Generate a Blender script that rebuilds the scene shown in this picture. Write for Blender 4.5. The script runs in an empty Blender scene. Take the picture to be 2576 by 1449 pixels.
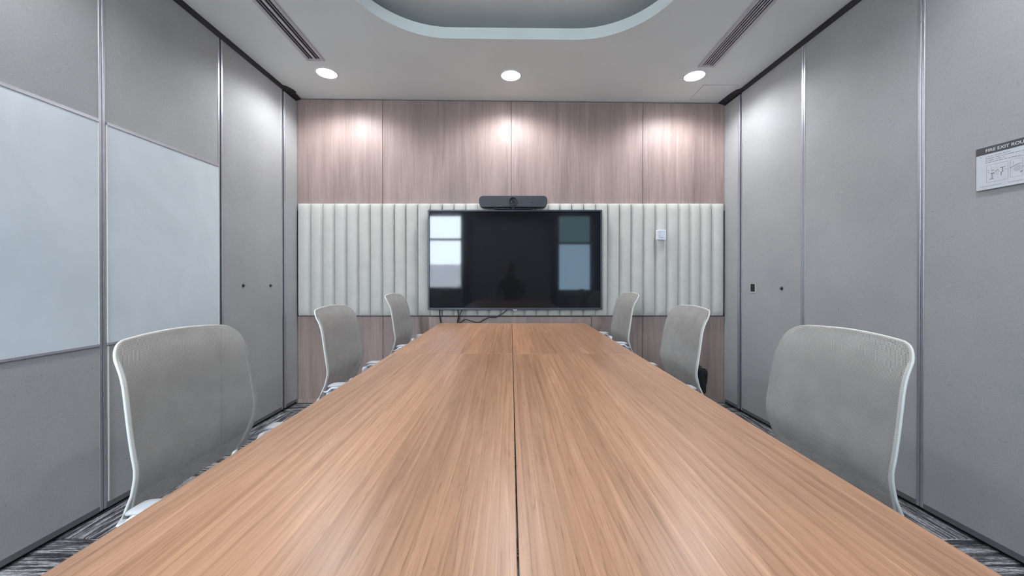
import bpy, bmesh, math, random
from mathutils import Vector, Matrix
random.seed(7)
C = bpy.context.scene.collection
SC = bpy.context.scene
PI = math.pi

# ------------------------------------------------------------------ camera
F = 930.0                       # focal length in pixels of the 2576 px wide frame
CAMZ = 1.12
cam_data = bpy.data.cameras.new('camera'); cam = bpy.data.objects.new('camera', cam_data); C.objects.link(cam)
cam.location = (0, 0, CAMZ)
PITCH = math.radians(0.22)
cam.rotation_euler = (PI/2 - PITCH, 0, 0)
cam_data.sensor_width = 36; cam_data.lens = 36*F/2576
cam_data.shift_y = -(24.5 - F*math.tan(PITCH))/2576
cam_data.shift_x = 3.0/2576
cam_data.clip_start = 0.02
SC.camera = cam

# ------------------------------------------------------------------ world, exposure
w = bpy.data.worlds.new('sky'); SC.world = w; w.use_nodes = True
bg = w.node_tree.nodes['Background']
bg.inputs['Color'].default_value = (1.0, 0.955, 0.925, 1)
bg.inputs['Strength'].default_value = 46.0
SC.view_settings.view_transform = 'Standard'
SC.view_settings.look = 'None'
SC.view_settings.gamma = 1.0
SC.view_settings.use_curve_mapping = False
SC.view_settings.exposure = 1.54

DOWN_W = 20.0                   # watts of each downlight

def u2x(u, D): return (u-1285.0)*D/F          # photo column at a distance -> metres
def v2z(v, D): return CAMZ - (v-700.0)*D/F
def cz(x, d): return 2.712 - 0.010*x + 0.010*(3.32-d)   # the ceiling is a touch out of level

# ------------------------------------------------------------------ materials
def newmat(name):
    m = bpy.data.materials.new(name); m.use_nodes = True
    nt = m.node_tree; return m, nt, nt.nodes['Principled BSDF']
def N(nt, t, **kw):
    n = nt.nodes.new(t)
    for k, v in kw.items(): setattr(n, k, v)
    return n
def coords(nt, scale, kind='Object', rnd=False, rot=(0,0,0)):
    tc = N(nt, 'ShaderNodeTexCoord'); mp = N(nt, 'ShaderNodeMapping')
    mp.inputs['Scale'].default_value = scale; mp.inputs['Rotation'].default_value = rot
    nt.links.new(tc.outputs[kind], mp.inputs['Vector'])
    if rnd:
        oi = N(nt, 'ShaderNodeObjectInfo'); ml = N(nt, 'ShaderNodeMath', operation='MULTIPLY'); ml.inputs[1].default_value = 37.0
        nt.links.new(oi.outputs['Random'], ml.inputs[0]); nt.links.new(ml.outputs[0], mp.inputs['Location'])
    return mp.outputs['Vector']
def noise(nt, vec, scale=1, detail=4, rough=0.55, dist=0.0):
    n = N(nt, 'ShaderNodeTexNoise'); n.inputs['Scale'].default_value = scale; n.inputs['Detail'].default_value = detail
    n.inputs['Roughness'].default_value = rough; n.inputs['Distortion'].default_value = dist
    nt.links.new(vec, n.inputs['Vector']); return n.outputs['Fac']
def ramp(nt, fac, stops):
    r = N(nt, 'ShaderNodeValToRGB'); e = r.color_ramp.elements
    while len(e) < len(stops): e.new(0.5)
    for el, (p, c) in zip(e, stops): el.position = p; el.color = (*c, 1) if len(c) == 3 else c
    nt.links.new(fac, r.inputs['Fac']); return r.outputs['Color']
def mixc(nt, a, b, fac, mode='MIX'):
    m = N(nt, 'ShaderNodeMix', data_type='RGBA', blend_type=mode)
    for s, v in ((m.inputs[0], fac), (m.inputs[6], a), (m.inputs[7], b)):
        if hasattr(v, 'links') or hasattr(v, 'is_linked'): nt.links.new(v, s)
        else: s.default_value = v if isinstance(v, float) else (*v, 1)
    return m.outputs[2]
def bump(nt, b, h, strength, dist=0.002):
    n = N(nt, 'ShaderNodeBump'); n.inputs['Strength'].default_value = strength; n.inputs['Distance'].default_value = dist
    nt.links.new(h, n.inputs['Height']); nt.links.new(n.outputs['Normal'], b.inputs['Normal'])
def plain(name, col, rough=0.5, metal=0.0, spec=0.5, var=0.06, sc=25):
    m, nt, b = newmat(name)
    f = noise(nt, coords(nt, (sc,)*3), 1, 3)
    lo = tuple(max(0, c*(1-var)) for c in col); hi = tuple(min(1, c*(1+var)) for c in col)
    nt.links.new(ramp(nt, f, [(0.3, lo), (0.7, hi)]), b.inputs['Base Color'])
    b.inputs['Roughness'].default_value = rough; b.inputs['Metallic'].default_value = metal
    b.inputs['Specular IOR Level'].default_value = spec
    return m

M = {}
M['ceiling'] = plain('ceiling_paint', (0.77, 0.81, 0.80), 0.8, var=0.02, sc=3)
M['cove'] = plain('cove_paint', (0.76, 0.82, 0.79), 0.7, var=0.02, sc=3)
M['cove_upper'] = plain('cove_upper_paint', (0.82, 0.83, 0.81), 0.8, var=0.02, sc=3)
M['alu'] = plain('anodised_aluminium', (0.50, 0.51, 0.56), 0.38, 0.75, var=0.04)
M['alu_matt'] = plain('matt_aluminium', (0.42, 0.42, 0.47), 0.5, 0.45, var=0.04)
M['rail'] = plain('dark_aluminium', (0.17, 0.17, 0.18), 0.5, 0.3)
M['black'] = plain('black_rubber', (0.012, 0.012, 0.014), 0.6)
M['track'] = plain('black_track', (0.022, 0.021, 0.024), 0.5)
M['vent'] = plain('vent_metal', (0.52, 0.51, 0.56), 0.45, 0.15, var=0.03)
M['white_plastic'] = plain('white_plastic', (0.78, 0.80, 0.86), 0.35, var=0.02)
M['frame_grey'] = plain('pale_grey_plastic', (0.68, 0.67, 0.64), 0.38, var=0.03)
M['pad_grey'] = plain('grey_arm_pad', (0.54, 0.56, 0.58), 0.45, var=0.04)
M['seat_grey'] = plain('grey_seat_fabric', (0.25, 0.25, 0.26), 0.85, var=0.12, sc=300)
M['tv_body'] = plain('tv_body', (0.045, 0.052, 0.07), 0.35, 0.3)
M['cam_body'] = plain('conference_camera_shell', (0.032, 0.035, 0.047), 0.5)
M['cam_gloss'] = plain('gloss_dark_plastic', (0.02, 0.022, 0.03), 0.18)
M['lens_ring'] = plain('lens_ring', (0.12, 0.125, 0.15), 0.3, 0.6)
M['glass_lens'] = plain('lens_glass', (0.02, 0.025, 0.04), 0.05)
M['cable'] = plain('black_cable', (0.01, 0.01, 0.012), 0.45)
M['bag'] = plain('black_bin_liner', (0.012, 0.012, 0.013), 0.28)
M['print_dark'] = plain('dark_print', (0.075, 0.075, 0.085), 0.5)
M['print_line'] = plain('line_print', (0.16, 0.17, 0.19), 0.5)
M['paper'] = plain('sign_board_face', (0.62, 0.66, 0.70), 0.4, var=0.02)
M['cloth_dark'] = plain('dark_clothing', (0.02, 0.02, 0.024), 0.9)
M['skin'] = plain('skin', (0.20, 0.12, 0.09), 0.55)
M['hair'] = plain('dark_hair', (0.012, 0.01, 0.009), 0.6)
M['rear_wall'] = plain('rear_wall_paint', (0.34, 0.34, 0.36), 0.8)
M['curtain'] = plain('blue_grey_curtain', (0.16, 0.20, 0.24), 0.9)
M['side_wall'] = plain('side_wall_paint', (0.42, 0.42, 0.43), 0.8)

def emis(name, col, s):
    m, nt, b = newmat(name)
    b.inputs['Emission Color'].default_value = (*col, 1); b.inputs['Emission Strength'].default_value = s
    return m
M['lamp'] = emis('downlight_diffuser', (1.0, 0.98, 1.0), 14)

# oak table laminate, grain along y
def wood(name, cols, along, fine, pore, rough, big, rnd=True, contrast=0.5, along_k=0.022, pore_k=0.035, streak=0.5, spec=0.5, figure=0.0):
    m, nt, b = newmat(name)
    ax = {'y': 1, 'z': 2}[along]
    def sc(a, l):
        v = [a, a, a]; v[ax] = l; return tuple(v)
    f1 = noise(nt, coords(nt, sc(big, big*0.10), rnd=rnd), 1, 3, 0.5, 0.6)
    f2 = noise(nt, coords(nt, sc(fine, fine*along_k), rnd=rnd), 1, 7, 0.66, 1.3)
    f3 = noise(nt, coords(nt, sc(pore, pore*pore_k), rnd=rnd), 1, 3, 0.6, 0.5)
    c1 = ramp(nt, f2, [(0.30, cols[0]), (0.47, cols[1]), (0.60, cols[2]), (0.72, cols[3])])
    c2 = ramp(nt, f1, [(0.32, (0.80, 0.80, 0.80)), (0.68, (1.12, 1.10, 1.08))])
    c3 = ramp(nt, f3, [(0.30, (0.55, 0.50, 0.47)), (0.42, (1, 1, 1))])
    f4 = noise(nt, coords(nt, sc(fine*3.6, fine*3.6*along_k*0.7), rnd=rnd), 1, 3, 0.6, 0.6)
    c4 = ramp(nt, f4, [(0.28, (0.80, 0.77, 0.74)), (0.46, (1, 1, 1)), (0.60, (1, 1, 1)), (0.76, (1.20, 1.19, 1.17))])
    col = mixc(nt, c1, c2, 1.0, 'MULTIPLY'); col = mixc(nt, col, c4, streak, 'MULTIPLY'); col = mixc(nt, col, c3, contrast, 'MULTIPLY')
    if figure:
        wv = N(nt, 'ShaderNodeTexWave', wave_type='BANDS', bands_direction='X', wave_profile='SAW')
        wv.inputs['Scale'].default_value = 1.0; wv.inputs['Distortion'].default_value = 34.0; wv.inputs['Detail'].default_value = 3.0
        wv.inputs['Detail Scale'].default_value = 0.16; wv.inputs['Detail Roughness'].default_value = 0.55
        nt.links.new(coords(nt, sc(14, 1.1), rnd=rnd), wv.inputs['Vector'])
        col = mixc(nt, col, ramp(nt, wv.outputs['Fac'], [(0.0, (0.80, 0.77, 0.74)), (0.16, (0.97, 0.965, 0.96)), (0.75, (1.04, 1.04, 1.04)), (1.0, (1.10, 1.10, 1.09))]), figure, 'MULTIPLY')
    nt.links.new(col, b.inputs['Base Color'])
    b.inputs['Roughness'].default_value = rough; b.inputs['Specular IOR Level'].default_value = spec
    bump(nt, b, f3, 0.06, 0.0008)
    return m
M['oak'] = wood('oak_laminate', [(0.345, 0.180, 0.098), (0.445, 0.240, 0.138), (0.50, 0.278, 0.166), (0.585, 0.345, 0.218)], 'y', 40, 400, 0.34, 5, contrast=0.75, along_k=0.034, pore_k=0.032, streak=0.9, figure=0.9)
M['wallwood'] = wood('taupe_wood_laminate', [(0.275, 0.200, 0.182), (0.325, 0.245, 0.225), (0.355, 0.272, 0.250), (0.42, 0.335, 0.312)], 'z', 70, 240, 0.47, 9, contrast=0.25, spec=0.38)

# partition fabric: pale grey with slubs
def fabric(name, c0, c1, slub=True):
    m, nt, b = newmat(name)
    f1 = noise(nt, coords(nt, (240, 240, 170)), 1, 3, 0.6)
    f2 = noise(nt, coords(nt, (30, 48, 95), rnd=True, rot=(0.5, 0, 0)), 1, 3, 0.5, 0.8)
    f3 = noise(nt, coords(nt, (3, 3, 3), rnd=True), 1, 3)
    c = ramp(nt, f1, [(0.3, c0), (0.7, c1)])
    c = mixc(nt, c, ramp(nt, f2, [(0.20, (0.62, 0.62, 0.62)), (0.33, (1, 1, 1)), (0.66, (1, 1, 1)), (0.78, (1.22, 1.22, 1.22))]), 0.95, 'MULTIPLY')
    c = mixc(nt, c, ramp(nt, f3, [(0.3, (0.94, 0.94, 0.94)), (0.7, (1.05, 1.05, 1.05))]), 1.0, 'MULTIPLY')
    nt.links.new(c, b.inputs['Base Color']); b.inputs['Roughness'].default_value = 0.9
    b.inputs['Specular IOR Level'].default_value = 0.25
    bump(nt, b, f1, 0.25, 0.0015)
    return m
M['fabric'] = fabric('partition_fabric', (0.355, 0.36, 0.36), (0.415, 0.42, 0.42))
def channel_fabric():
    m, nt, b = newmat('channel_fabric')
    f = noise(nt, coords(nt, (420, 420, 420)), 1, 2); g = noise(nt, coords(nt, (9, 9, 9), rnd=True), 1, 3)
    c = ramp(nt, f, [(0.3, (0.49, 0.48, 0.44)), (0.7, (0.61, 0.60, 0.555))])
    c = mixc(nt, c, ramp(nt, g, [(0.3, (0.95, 0.95, 0.95)), (0.7, (1.04, 1.04, 1.04))]), 1.0, 'MULTIPLY')
    nt.links.new(c, b.inputs['Base Color']); b.inputs['Roughness'].default_value = 0.85
    b.inputs['Sheen Weight'].default_value = 0.15; bump(nt, b, f, 0.15, 0.001); return m
M['channel'] = channel_fabric()
def whiteboard():
    m, nt, b = newmat('whiteboard_glass')
    f = noise(nt, coords(nt, (2.2, 2.2, 1.5), rnd=True), 1, 5, 0.6, 1.5)
    g = noise(nt, coords(nt, (5, 5, 1.2), rnd=True), 1, 5, 0.6, 2.5)
    c = ramp(nt, f, [(0.30, (0.60, 0.67, 0.715)), (0.68, (0.69, 0.765, 0.815))])
    c = mixc(nt, c, ramp(nt, g, [(0.22, (0.80, 0.80, 0.80)), (0.36, (1, 1, 1))]), 0.7, 'MULTIPLY')
    nt.links.new(c, b.inputs['Base Color'])
    nt.links.new(ramp(nt, g, [(0.3, (0.26,)*3), (0.7, (0.22,)*3)]), b.inputs['Roughness'])
    return m
M['whiteboard'] = whiteboard()
def carpet():
    m, nt, b = newmat('striped_carpet')
    f1 = noise(nt, coords(nt, (5, 95, 5), rnd=True), 1, 3, 0.6, 0.4)
    f2 = noise(nt, coords(nt, (60, 340, 60), rnd=True), 1, 3, 0.7)
    a = ramp(nt, f1, [(0.42, (0.060, 0.060, 0.066)), (0.50, (0.16, 0.16, 0.17)), (0.60, (0.52, 0.52, 0.54))])
    c = mixc(nt, a, ramp(nt, f2, [(0.35, (0.35,)*3), (0.65, (1.3,)*3)]), 1.0, 'MULTIPLY')
    nt.links.new(c, b.inputs['Base Color']); b.inputs['Roughness'].default_value = 0.95
    b.inputs['Specular IOR Level'].default_value = 0.1
    bump(nt, b, f2, 0.6, 0.004); return m
M['carpet'] = carpet()
def screen():
    m, nt, b = newmat('screen_glass')
    f = noise(nt, coords(nt, (1.5,)*3), 1, 1)
    nt.links.new(ramp(nt, f, [(0.3, (0.010, 0.0105, 0.013)), (0.7, (0.012, 0.0125, 0.0155))]), b.inputs['Base Color'])
    b.inputs['Roughness'].default_value = 0.045; b.inputs['Specular IOR Level'].default_value = 0.36
    return m
M['screen'] = screen()
def mesh_fabric():
    # woven net: staggered round holes from the surface's own UV (metres)
    m, nt, b = newmat('chair_net')
    tc = N(nt, 'ShaderNodeTexCoord'); sp = N(nt, 'ShaderNodeSeparateXYZ'); uu = N(nt, 'ShaderNodeUVMap'); uu.uv_map = 'UVMap'; nt.links.new(uu.outputs[0], sp.inputs[0])
    def mth(op, a, bb=None, c=None):
        n = N(nt, 'ShaderNodeMath', operation=op)
        for i, v in enumerate((a, bb, c)):
            if v is None: continue
            if isinstance(v, (int, float)): n.inputs[i].default_value = v
            else: nt.links.new(v, n.inputs[i])
        return n.outputs[0]
    P = 0.0037; Q = 0.0031
    v = mth('DIVIDE', sp.outputs['Y'], Q); row = mth('FLOOR', v); fv = mth('SUBTRACT', mth('FRACT', v), 0.5)
    off = mth('MULTIPLY', mth('MODULO', row, 2.0), 0.5)
    u = mth('ADD', mth('DIVIDE', sp.outputs['X'], P), off); fu = mth('SUBTRACT', mth('FRACT', u), 0.5)
    d = mth('SQRT', mth('ADD', mth('POWER', fu, 2.0), mth('POWER', mth('MULTIPLY', fv, 0.95), 2.0)))
    hole = mth('SMOOTH_MIN', 1.0, mth('MULTIPLY', mth('SUBTRACT', 0.40, d), 9.0), 0.1)
    hole = mth('MAXIMUM', hole, 0.0)
    um = N(nt, 'ShaderNodeUVMap'); um.uv_map = 'edge'; se = N(nt, 'ShaderNodeSeparateXYZ'); nt.links.new(um.outputs[0], se.inputs[0])
    inner = mth('MULTIPLY', mth('LESS_THAN', mth('ABSOLUTE', se.outputs['X']), 0.982), mth('LESS_THAN', se.outputs['Y'], 0.994))
    hole = mth('MULTIPLY', hole, inner)
    f = noise(nt, coords(nt, (14, 14, 14)), 1, 3)
    c = ramp(nt, f, [(0.3, (0.45, 0.435, 0.41)), (0.7, (0.53, 0.515, 0.485))])
    c = mixc(nt, c, (0.05, 0.05, 0.05), mth('MULTIPLY', hole, 0.85))
    nt.links.new(c, b.inputs['Base Color']); b.inputs['Roughness'].default_value = 0.75
    b.inputs['Specular IOR Level'].default_value = 0.3
    al = mth('SUBTRACT', 1.0, mth('MULTIPLY', hole, 0.30)); nt.links.new(al, b.inputs['Alpha'])
    return m
M['net'] = mesh_fabric()
def pane(name, tint, refl):
    m, nt, b = newmat(name)
    nt.nodes.remove(b); out = nt.nodes['Material Output']
    t = N(nt, 'ShaderNodeBsdfTransparent'); t.inputs[0].default_value = (*tint, 1)
    g = N(nt, 'ShaderNodeBsdfGlossy'); g.inputs['Roughness'].default_value = 0.02
    mx = N(nt, 'ShaderNodeMixShader'); mx.inputs[0].default_value = refl
    nt.links.new(t.outputs[0], mx.inputs[1]); nt.links.new(g.outputs[0], mx.inputs[2]); nt.links.new(mx.outputs[0], out.inputs[0])
    return m
M['pane'] = pane('clear_pane', (0.50, 0.55, 0.59), 0.06)
M['dark_film'] = pane('dark_film_pane', (0.11, 0.15, 0.165), 0.06)
M['film'] = pane('film_pane', (0.20, 0.255, 0.30), 0.05)

# ------------------------------------------------------------------ mesh helpers
def obj(name, bm, mat, parent=None, smooth=False, loc=None, kind=None, autosmooth=None):
    me = bpy.data.meshes.new(name)
    bmesh.ops.recalc_face_normals(bm, faces=bm.faces[:])
    bm.to_mesh(me); bm.free()
    if mat: me.materials.append(M[mat] if isinstance(mat, str) else mat)
    if smooth:
        for p in me.polygons: p.use_smooth = True
        if autosmooth:
            me.set_sharp_from_angle(angle=math.radians(autosmooth))
    o = bpy.data.objects.new(name, me); C.objects.link(o)
    if loc: o.location = loc
    if parent: o.parent = parent
    if kind: o['kind'] = kind
    return o
def bx(bm, x0, x1, y0, y1, z0, z1):
    vs = [bm.verts.new(p) for p in ((x0,y0,z0),(x1,y0,z0),(x1,y1,z0),(x0,y1,z0),(x0,y0,z1),(x1,y0,z1),(x1,y1,z1),(x0,y1,z1))]
    for f in ((0,3,2,1),(4,5,6,7),(0,1,5,4),(1,2,6,5),(2,3,7,6),(3,0,4,7)): bm.faces.new([vs[i] for i in f])
    return vs
def box(x0, x1, y0, y1, z0, z1, bev=0, seg=2):
    bm = bmesh.new(); bx(bm, x0, x1, y0, y1, z0, z1)
    if bev: bmesh.ops.bevel(bm, geom=bm.edges[:], offset=bev, segments=seg, profile=0.5, affect='EDGES')
    return bm
def hexa(pts):
    """8 points: bottom four then top four"""
    bm = bmesh.new(); vs = [bm.verts.new(p) for p in pts]
    for f in ((0,3,2,1),(4,5,6,7),(0,1,5,4),(1,2,6,5),(2,3,7,6),(3,0,4,7)): bm.faces.new([vs[i] for i in f])
    return bm
def cyl(bm, p0, p1, r0, r1=None, n=20, caps=True):
    r1 = r0 if r1 is None else r1
    p0 = Vector(p0); p1 = Vector(p1); t = (p1-p0).normalized()
    a = Vector((0,0,1)) if abs(t.z) < 0.9 else Vector((1,0,0)); u = t.cross(a).normalized(); v = t.cross(u)
    A = []; B = []
    for i in range(n):
        c = math.cos(2*PI*i/n); s = math.sin(2*PI*i/n)
        A.append(bm.verts.new(p0+(u*c+v*s)*r0)); B.append(bm.verts.new(p1+(u*c+v*s)*r1))
    for i in range(n): bm.faces.new((A[i], A[(i+1)%n], B[(i+1)%n], B[i]))
    if caps: bm.faces.new(A[::-1]); bm.faces.new(B)
def lathe(bm, prof, n=32, c=(0,0,0)):
    """profile of (r, z) turned about z"""
    rings = []
    for r, z in prof:
        if r < 1e-6: rings.append([bm.verts.new((c[0], c[1], c[2]+z))])
        else: rings.append([bm.verts.new((c[0]+r*math.cos(2*PI*i/n), c[1]+r*math.sin(2*PI*i/n), c[2]+z)) for i in range(n)])
    for a, b in zip(rings, rings[1:]):
        for i in range(n):
            j = (i+1) % n
            if len(a) == 1 and len(b) > 1: bm.faces.new((a[0], b[j], b[i]))
            elif len(b) == 1 and len(a) > 1: bm.faces.new((a[i], a[j], b[0]))
            elif len(a) > 1: bm.faces.new((a[i], a[j], b[j], b[i]))
def spline(pts, n=8):
    """Catmull-Rom through the points"""
    P = [Vector(p) for p in pts]; P = [P[0]*2-P[1]] + P + [P[-1]*2-P[-2]]; out = []
    for i in range(1, len(P)-2):
        a, b, c, d = P[i-1:i+3]
        for k in range(n):
            t = k/n
            out.append(0.5*((2*b)+(c-a)*t+(2*a-5*b+4*c-d)*t*t+(3*b-a-3*c+d)*t**3))
    out.append(P[-2].copy()); return out
def sweep(bm, path, hw, ht, up=None, n=12, closed=False, power=2.6):
    """rounded section swept along path; hw = half size across, ht = half size along the 'up' direction"""
    path = [Vector(p) for p in path]; L = len(path); rings = []
    for i, p in enumerate(path):
        if closed: t = (path[(i+1)%L]-path[i-1]).normalized()
        else: t = (path[min(i+1, L-1)]-path[max(i-1, 0)]).normalized()
        U = Vector(up(i, p) if callable(up) else (up or (0,0,1)))
        s = t.cross(U)
        if s.length < 1e-4: s = t.cross(Vector((1,0,0)))
        s.normalize(); U = s.cross(t).normalized()
        a = hw(i/(L-1)) if callable(hw) else hw; b = ht(i/(L-1)) if callable(ht) else ht
        ring = []
        for k in range(n):
            c = math.cos(2*PI*k/n); q = math.sin(2*PI*k/n); e = 2.0/power
            ring.append(bm.verts.new(p + s*a*math.copysign(abs(c)**e, c) + U*b*math.copysign(abs(q)**e, q)))
        rings.append(ring)
    for i in range(L if closed else L-1):
        A = rings[i]; B = rings[(i+1)%L]
        for k in range(n): bm.faces.new((A[k], A[(k+1)%n], B[(k+1)%n], B[k]))
    if not closed: bm.faces.new(rings[0][::-1]); bm.faces.new(rings[-1])
def empty(name, loc=(0,0,0), rotz=0, label=None, cat=None, group=None, kind=None):
    o = bpy.data.objects.new(name, None); C.objects.link(o); o.location = loc; o.rotation_euler = (0,0,rotz)
    o.empty_display_size = 0.1
    return tag(o, label, cat, group, kind)
def tag(o, label=None, cat=None, group=None, kind=None):
    if label: o['label'] = label
    if cat: o['category'] = cat
    if group: o['group'] = group
    if kind: o['kind'] = kind
    return o

# ================================================================== SETTING
WB = 3.32                                  # distance of the wood-clad wall
# ---- floor with carpet tiles (quarter-turned)
floor = obj('floor', box(-2.9, 2.9, -2.37, 3.5, -0.06, -0.006), 'carpet', kind='structure')
tb = box(-0.2496, 0.2496, -0.2496, 0.2496, -0.006, 0.0, 0.0015, 1); tile0 = None
seam = F*CAMZ/656.0
for ix in range(-4, 5):
    for iy in range(-6, 4):
        X = ix*0.5; Y = seam + 0.25 + iy*0.5
        if Y + 0.25 > 3.5: continue
        if tile0 is None: t = tile0 = obj('carpet_tile', tb, 'carpet', floor)
        else: t = tile0.copy(); C.objects.link(t)
        t.location = (X, Y, 0); t.rotation_euler = (0, 0, PI/2 if (ix+iy) % 2 == 0 else 0)

# ---- ceiling with a rounded opening and a raised cove
def stadium(off, n=24):
    cx = 0.413; cxo = 0.013; r = 0.54+off; y1 = 1.94; y0 = -0.35; pts = []
    for (sx, yc, a0) in ((1, y1, 0), (-1, y1, PI/2), (-1, y0, PI), (1, y0, 1.5*PI)):
        for k in range(n+1):
            a = a0 + PI/2*k/n; pts.append((cxo+sx*cx+r*math.cos(a), yc+r*math.sin(a)))
    return pts
bm = bmesh.new()
def ring(bm, pts, dz): return [bm.verts.new((x, y, cz(x, y)+dz)) for x, y in pts]
outer = [bm.verts.new((x, y, cz(x, y))) for x, y in ((-2.9,-2.37),(2.9,-2.37),(2.9,3.36),(-2.9,3.36))]
inner = ring(bm, stadium(0), 0)
ed = [bm.edges.new((outer[i], outer[(i+1)%4])) for i in range(4)] + [bm.edges.new((inner[i], inner[(i+1)%len(inner)])) for i in range(len(inner))]
bmesh.ops.triangle_fill(bm, use_beauty=True, use_dissolve=False, edges=ed)
ceiling = obj('ceiling', bm, 'ceiling', kind='structure')
def rings(bm, spec, cap=False):
    R = [ring(bm, stadium(o), z) for o, z in spec]
    for A, B in zip(R, R[1:]):
        for i in range(len(A)): bm.faces.new((A[i], A[(i+1)%len(A)], B[(i+1)%len(A)], B[i]))
    if cap: bm.faces.new(R[-1])
bm = bmesh.new(); rings(bm, [(0.0, -0.0005), (0.0, 0.075), (0.022, 0.075), (0.022, 0.0)])
obj('cove_fascia', bm, 'cove', ceiling, smooth=True, autosmooth=30)
bm = bmesh.new(); rings(bm, [(0.022, 0.035), (0.42, 0.035), (0.42, 0.22)], cap=True)
obj('cove_recess', bm, 'cove_upper', ceiling, smooth=True, autosmooth=30)
# slab above so that no daylight leaks in
obj('ceiling_slab', box(-2.95, 2.95, -2.42, 3.5, 3.1, 3.15), 'ceiling', ceiling)
bm = bmesh.new()
for (a, b_, c, d) in ((-2.95,-2.9,-2.42,3.5),(2.9,2.95,-2.42,3.5),(-2.95,2.95,-2.42,-2.37),(-2.95,2.95,3.45,3.5)): bx(bm, a, b_, c, d, 2.6, 3.12)
obj('upper_surround', bm, 'rear_wall', ceiling)

# access hatch in the ceiling, right far corner
hx0, hx1, hy0, hy1 = 1.575, 1.86, 3.025, 3.262
bm = bmesh.new()
for (a, b_, c, d) in ((hx0-.002,hx0,hy0,hy1),(hx1,hx1+.002,hy0,hy1),(hx0-.002,hx1+.002,hy0-.002,hy0),(hx0-.002,hx1+.002,hy1,hy1+.002)):
    bx(bm, a, b_, c, d, cz(1.7,3.15)-0.0015, cz(1.7,3.15)+0.004)
hatch = obj('access_hatch', bm, 'vent'); tag(hatch, 'small square access hatch outline in the ceiling beside the right downlight', 'hatch')

# ---- back wall: carcass and wood panels
wall_back = obj('wall_back', box(-2.9, 2.9, WB+0.018, WB+0.12, -0.02, 3.1), 'black', kind='structure')
ZC0, ZC1 = 0.782, 1.789                    # channelled band
joints = [u2x(750, WB)-0.05] + [u2x(x, WB) for x in (963, 1286, 1616.5)] + [u2x(1822, WB)+0.05]
for i in range(4):
    a, b_ = joints[i]+0.0018, joints[i+1]-0.0018
    for z0, z1 in ((0.035, ZC0-0.004), (ZC1-0.06, None)):
        if z1 is None:
            zt0 = cz(a, WB)-0.007; zt1 = cz(b_, WB)-0.007
        else: zt0 = zt1 = z1
        bm = hexa([(a,WB,z0),(b_,WB,z0),(b_,WB+0.018,z0),(a,WB+0.018,z0),(a,WB,zt0),(b_,WB,zt1),(b_,WB+0.018,zt1),(a,WB+0.018,zt0)])
        bmesh.ops.bevel(bm, geom=bm.edges[:], offset=0.0012, segments=1, affect='EDGES')
        obj('wood_panel', bm, 'wallwood', wall_back)
bb = obj('baseboard_back', box(-1.93, 1.93, WB-0.006, WB+0.018, 0.0, 0.035, 0.002), 'wallwood', kind='structure')

# upholstered channel band
seams = [750, 782.7, 813, 842.5, 873, 903, 932.5, 963, 993.5, 1022, 1051.5, 1083] + [1083+29.6*k for k in range(1, 14)] + \
        [1497.6, 1528, 1557.4, 1586.7, 1617, 1647, 1676, 1705.7, 1733.4, 1760.8, 1788.7, 1819.5]
DCH = WB-0.008
band = empty('upholstered_band', (0, WB, ZC0), 0, 'pale grey-green upholstered band of vertical padded channels across the far wall, behind the television', 'wall padding')
for a, b_ in zip(seams, seams[1:]):
    x0, x1 = u2x(a, DCH), u2x(b_, DCH); c = (x0+x1)/2; hw_ = (x1-x0)/2
    bm = bmesh.new(); nx = 10; zs = [0, .004, .012, .03, .07, .5, .93, .97, .988, .996, 1]; H = ZC1-ZC0; g = []
    for s in zs:
        row = []
        e = min(s, 1-s)*H; ef = 1-(1-min(1, e/0.05))**2.5
        for i in range(nx+1):
            t = -1+2*i/nx; bul = (1-abs(t)**2.6)
            dy = 0.012 + 0.030*(0.35+0.65*ef)*(0.30+0.70*bul) if 0 < i < nx else 0.008
            if s in (0, 1): dy = 0.0
            row.append(bm.verts.new((c+hw_*0.987*t, -dy, s*H)))
        g.append(row)
    for r0, r1 in zip(g, g[1:]):
        for i in range(nx): bm.faces.new((r0[i], r0[i+1], r1[i+1], r1[i]))
    obj('channel', bm, 'channel', band, smooth=True, autosmooth=75)
# wooden cable cover under the band
cc = obj('cable_cover', box(u2x(1079, 3.27), u2x(1487, 3.27), WB-0.05, WB-0.0005, 0.04, ZC0-0.005, 0.002), 'wallwood')
tag(cc, 'shallow wooden cover panel on the wall under the television, behind the table end', 'panel')

# ---- side walls: movable partitions
def xl(D): return -(1.911 + 0.016*(WB-D))
def xr(D): return 1.912 + 0.037*(WB-D)
def solveD(px, fx):
    D = 2.5
    for _ in range(40): D = F*abs(fx(D))/abs(px-1285.0)
    return D
def seg(fx, s, d0, d1, z0, z1, t0, t1, name, mat, parent, ctop=False, bev=0):
    """slab along a partition wall between distances d0<d1; t0/t1 = offsets from the face toward (+) the room"""
    def P(d, t, z): return (fx(d) - s*t, d, z)     # s=+1 for the right wall, -1 for the left
    zt = lambda d: cz(fx(d), d) + z1 if ctop else z1
    bm = hexa([P(d0,t0,z0),P(d0,t1,z0),P(d1,t1,z0),P(d1,t0,z0),P(d0,t0,zt(d0)),P(d0,t1,zt(d0)),P(d1,t1,zt(d1)),P(d1,t0,zt(d1))])
    if bev: bmesh.ops.bevel(bm, geom=bm.edges[:], offset=bev, segments=1, affect='EDGES')
    return obj(name, bm, mat, parent)
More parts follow.
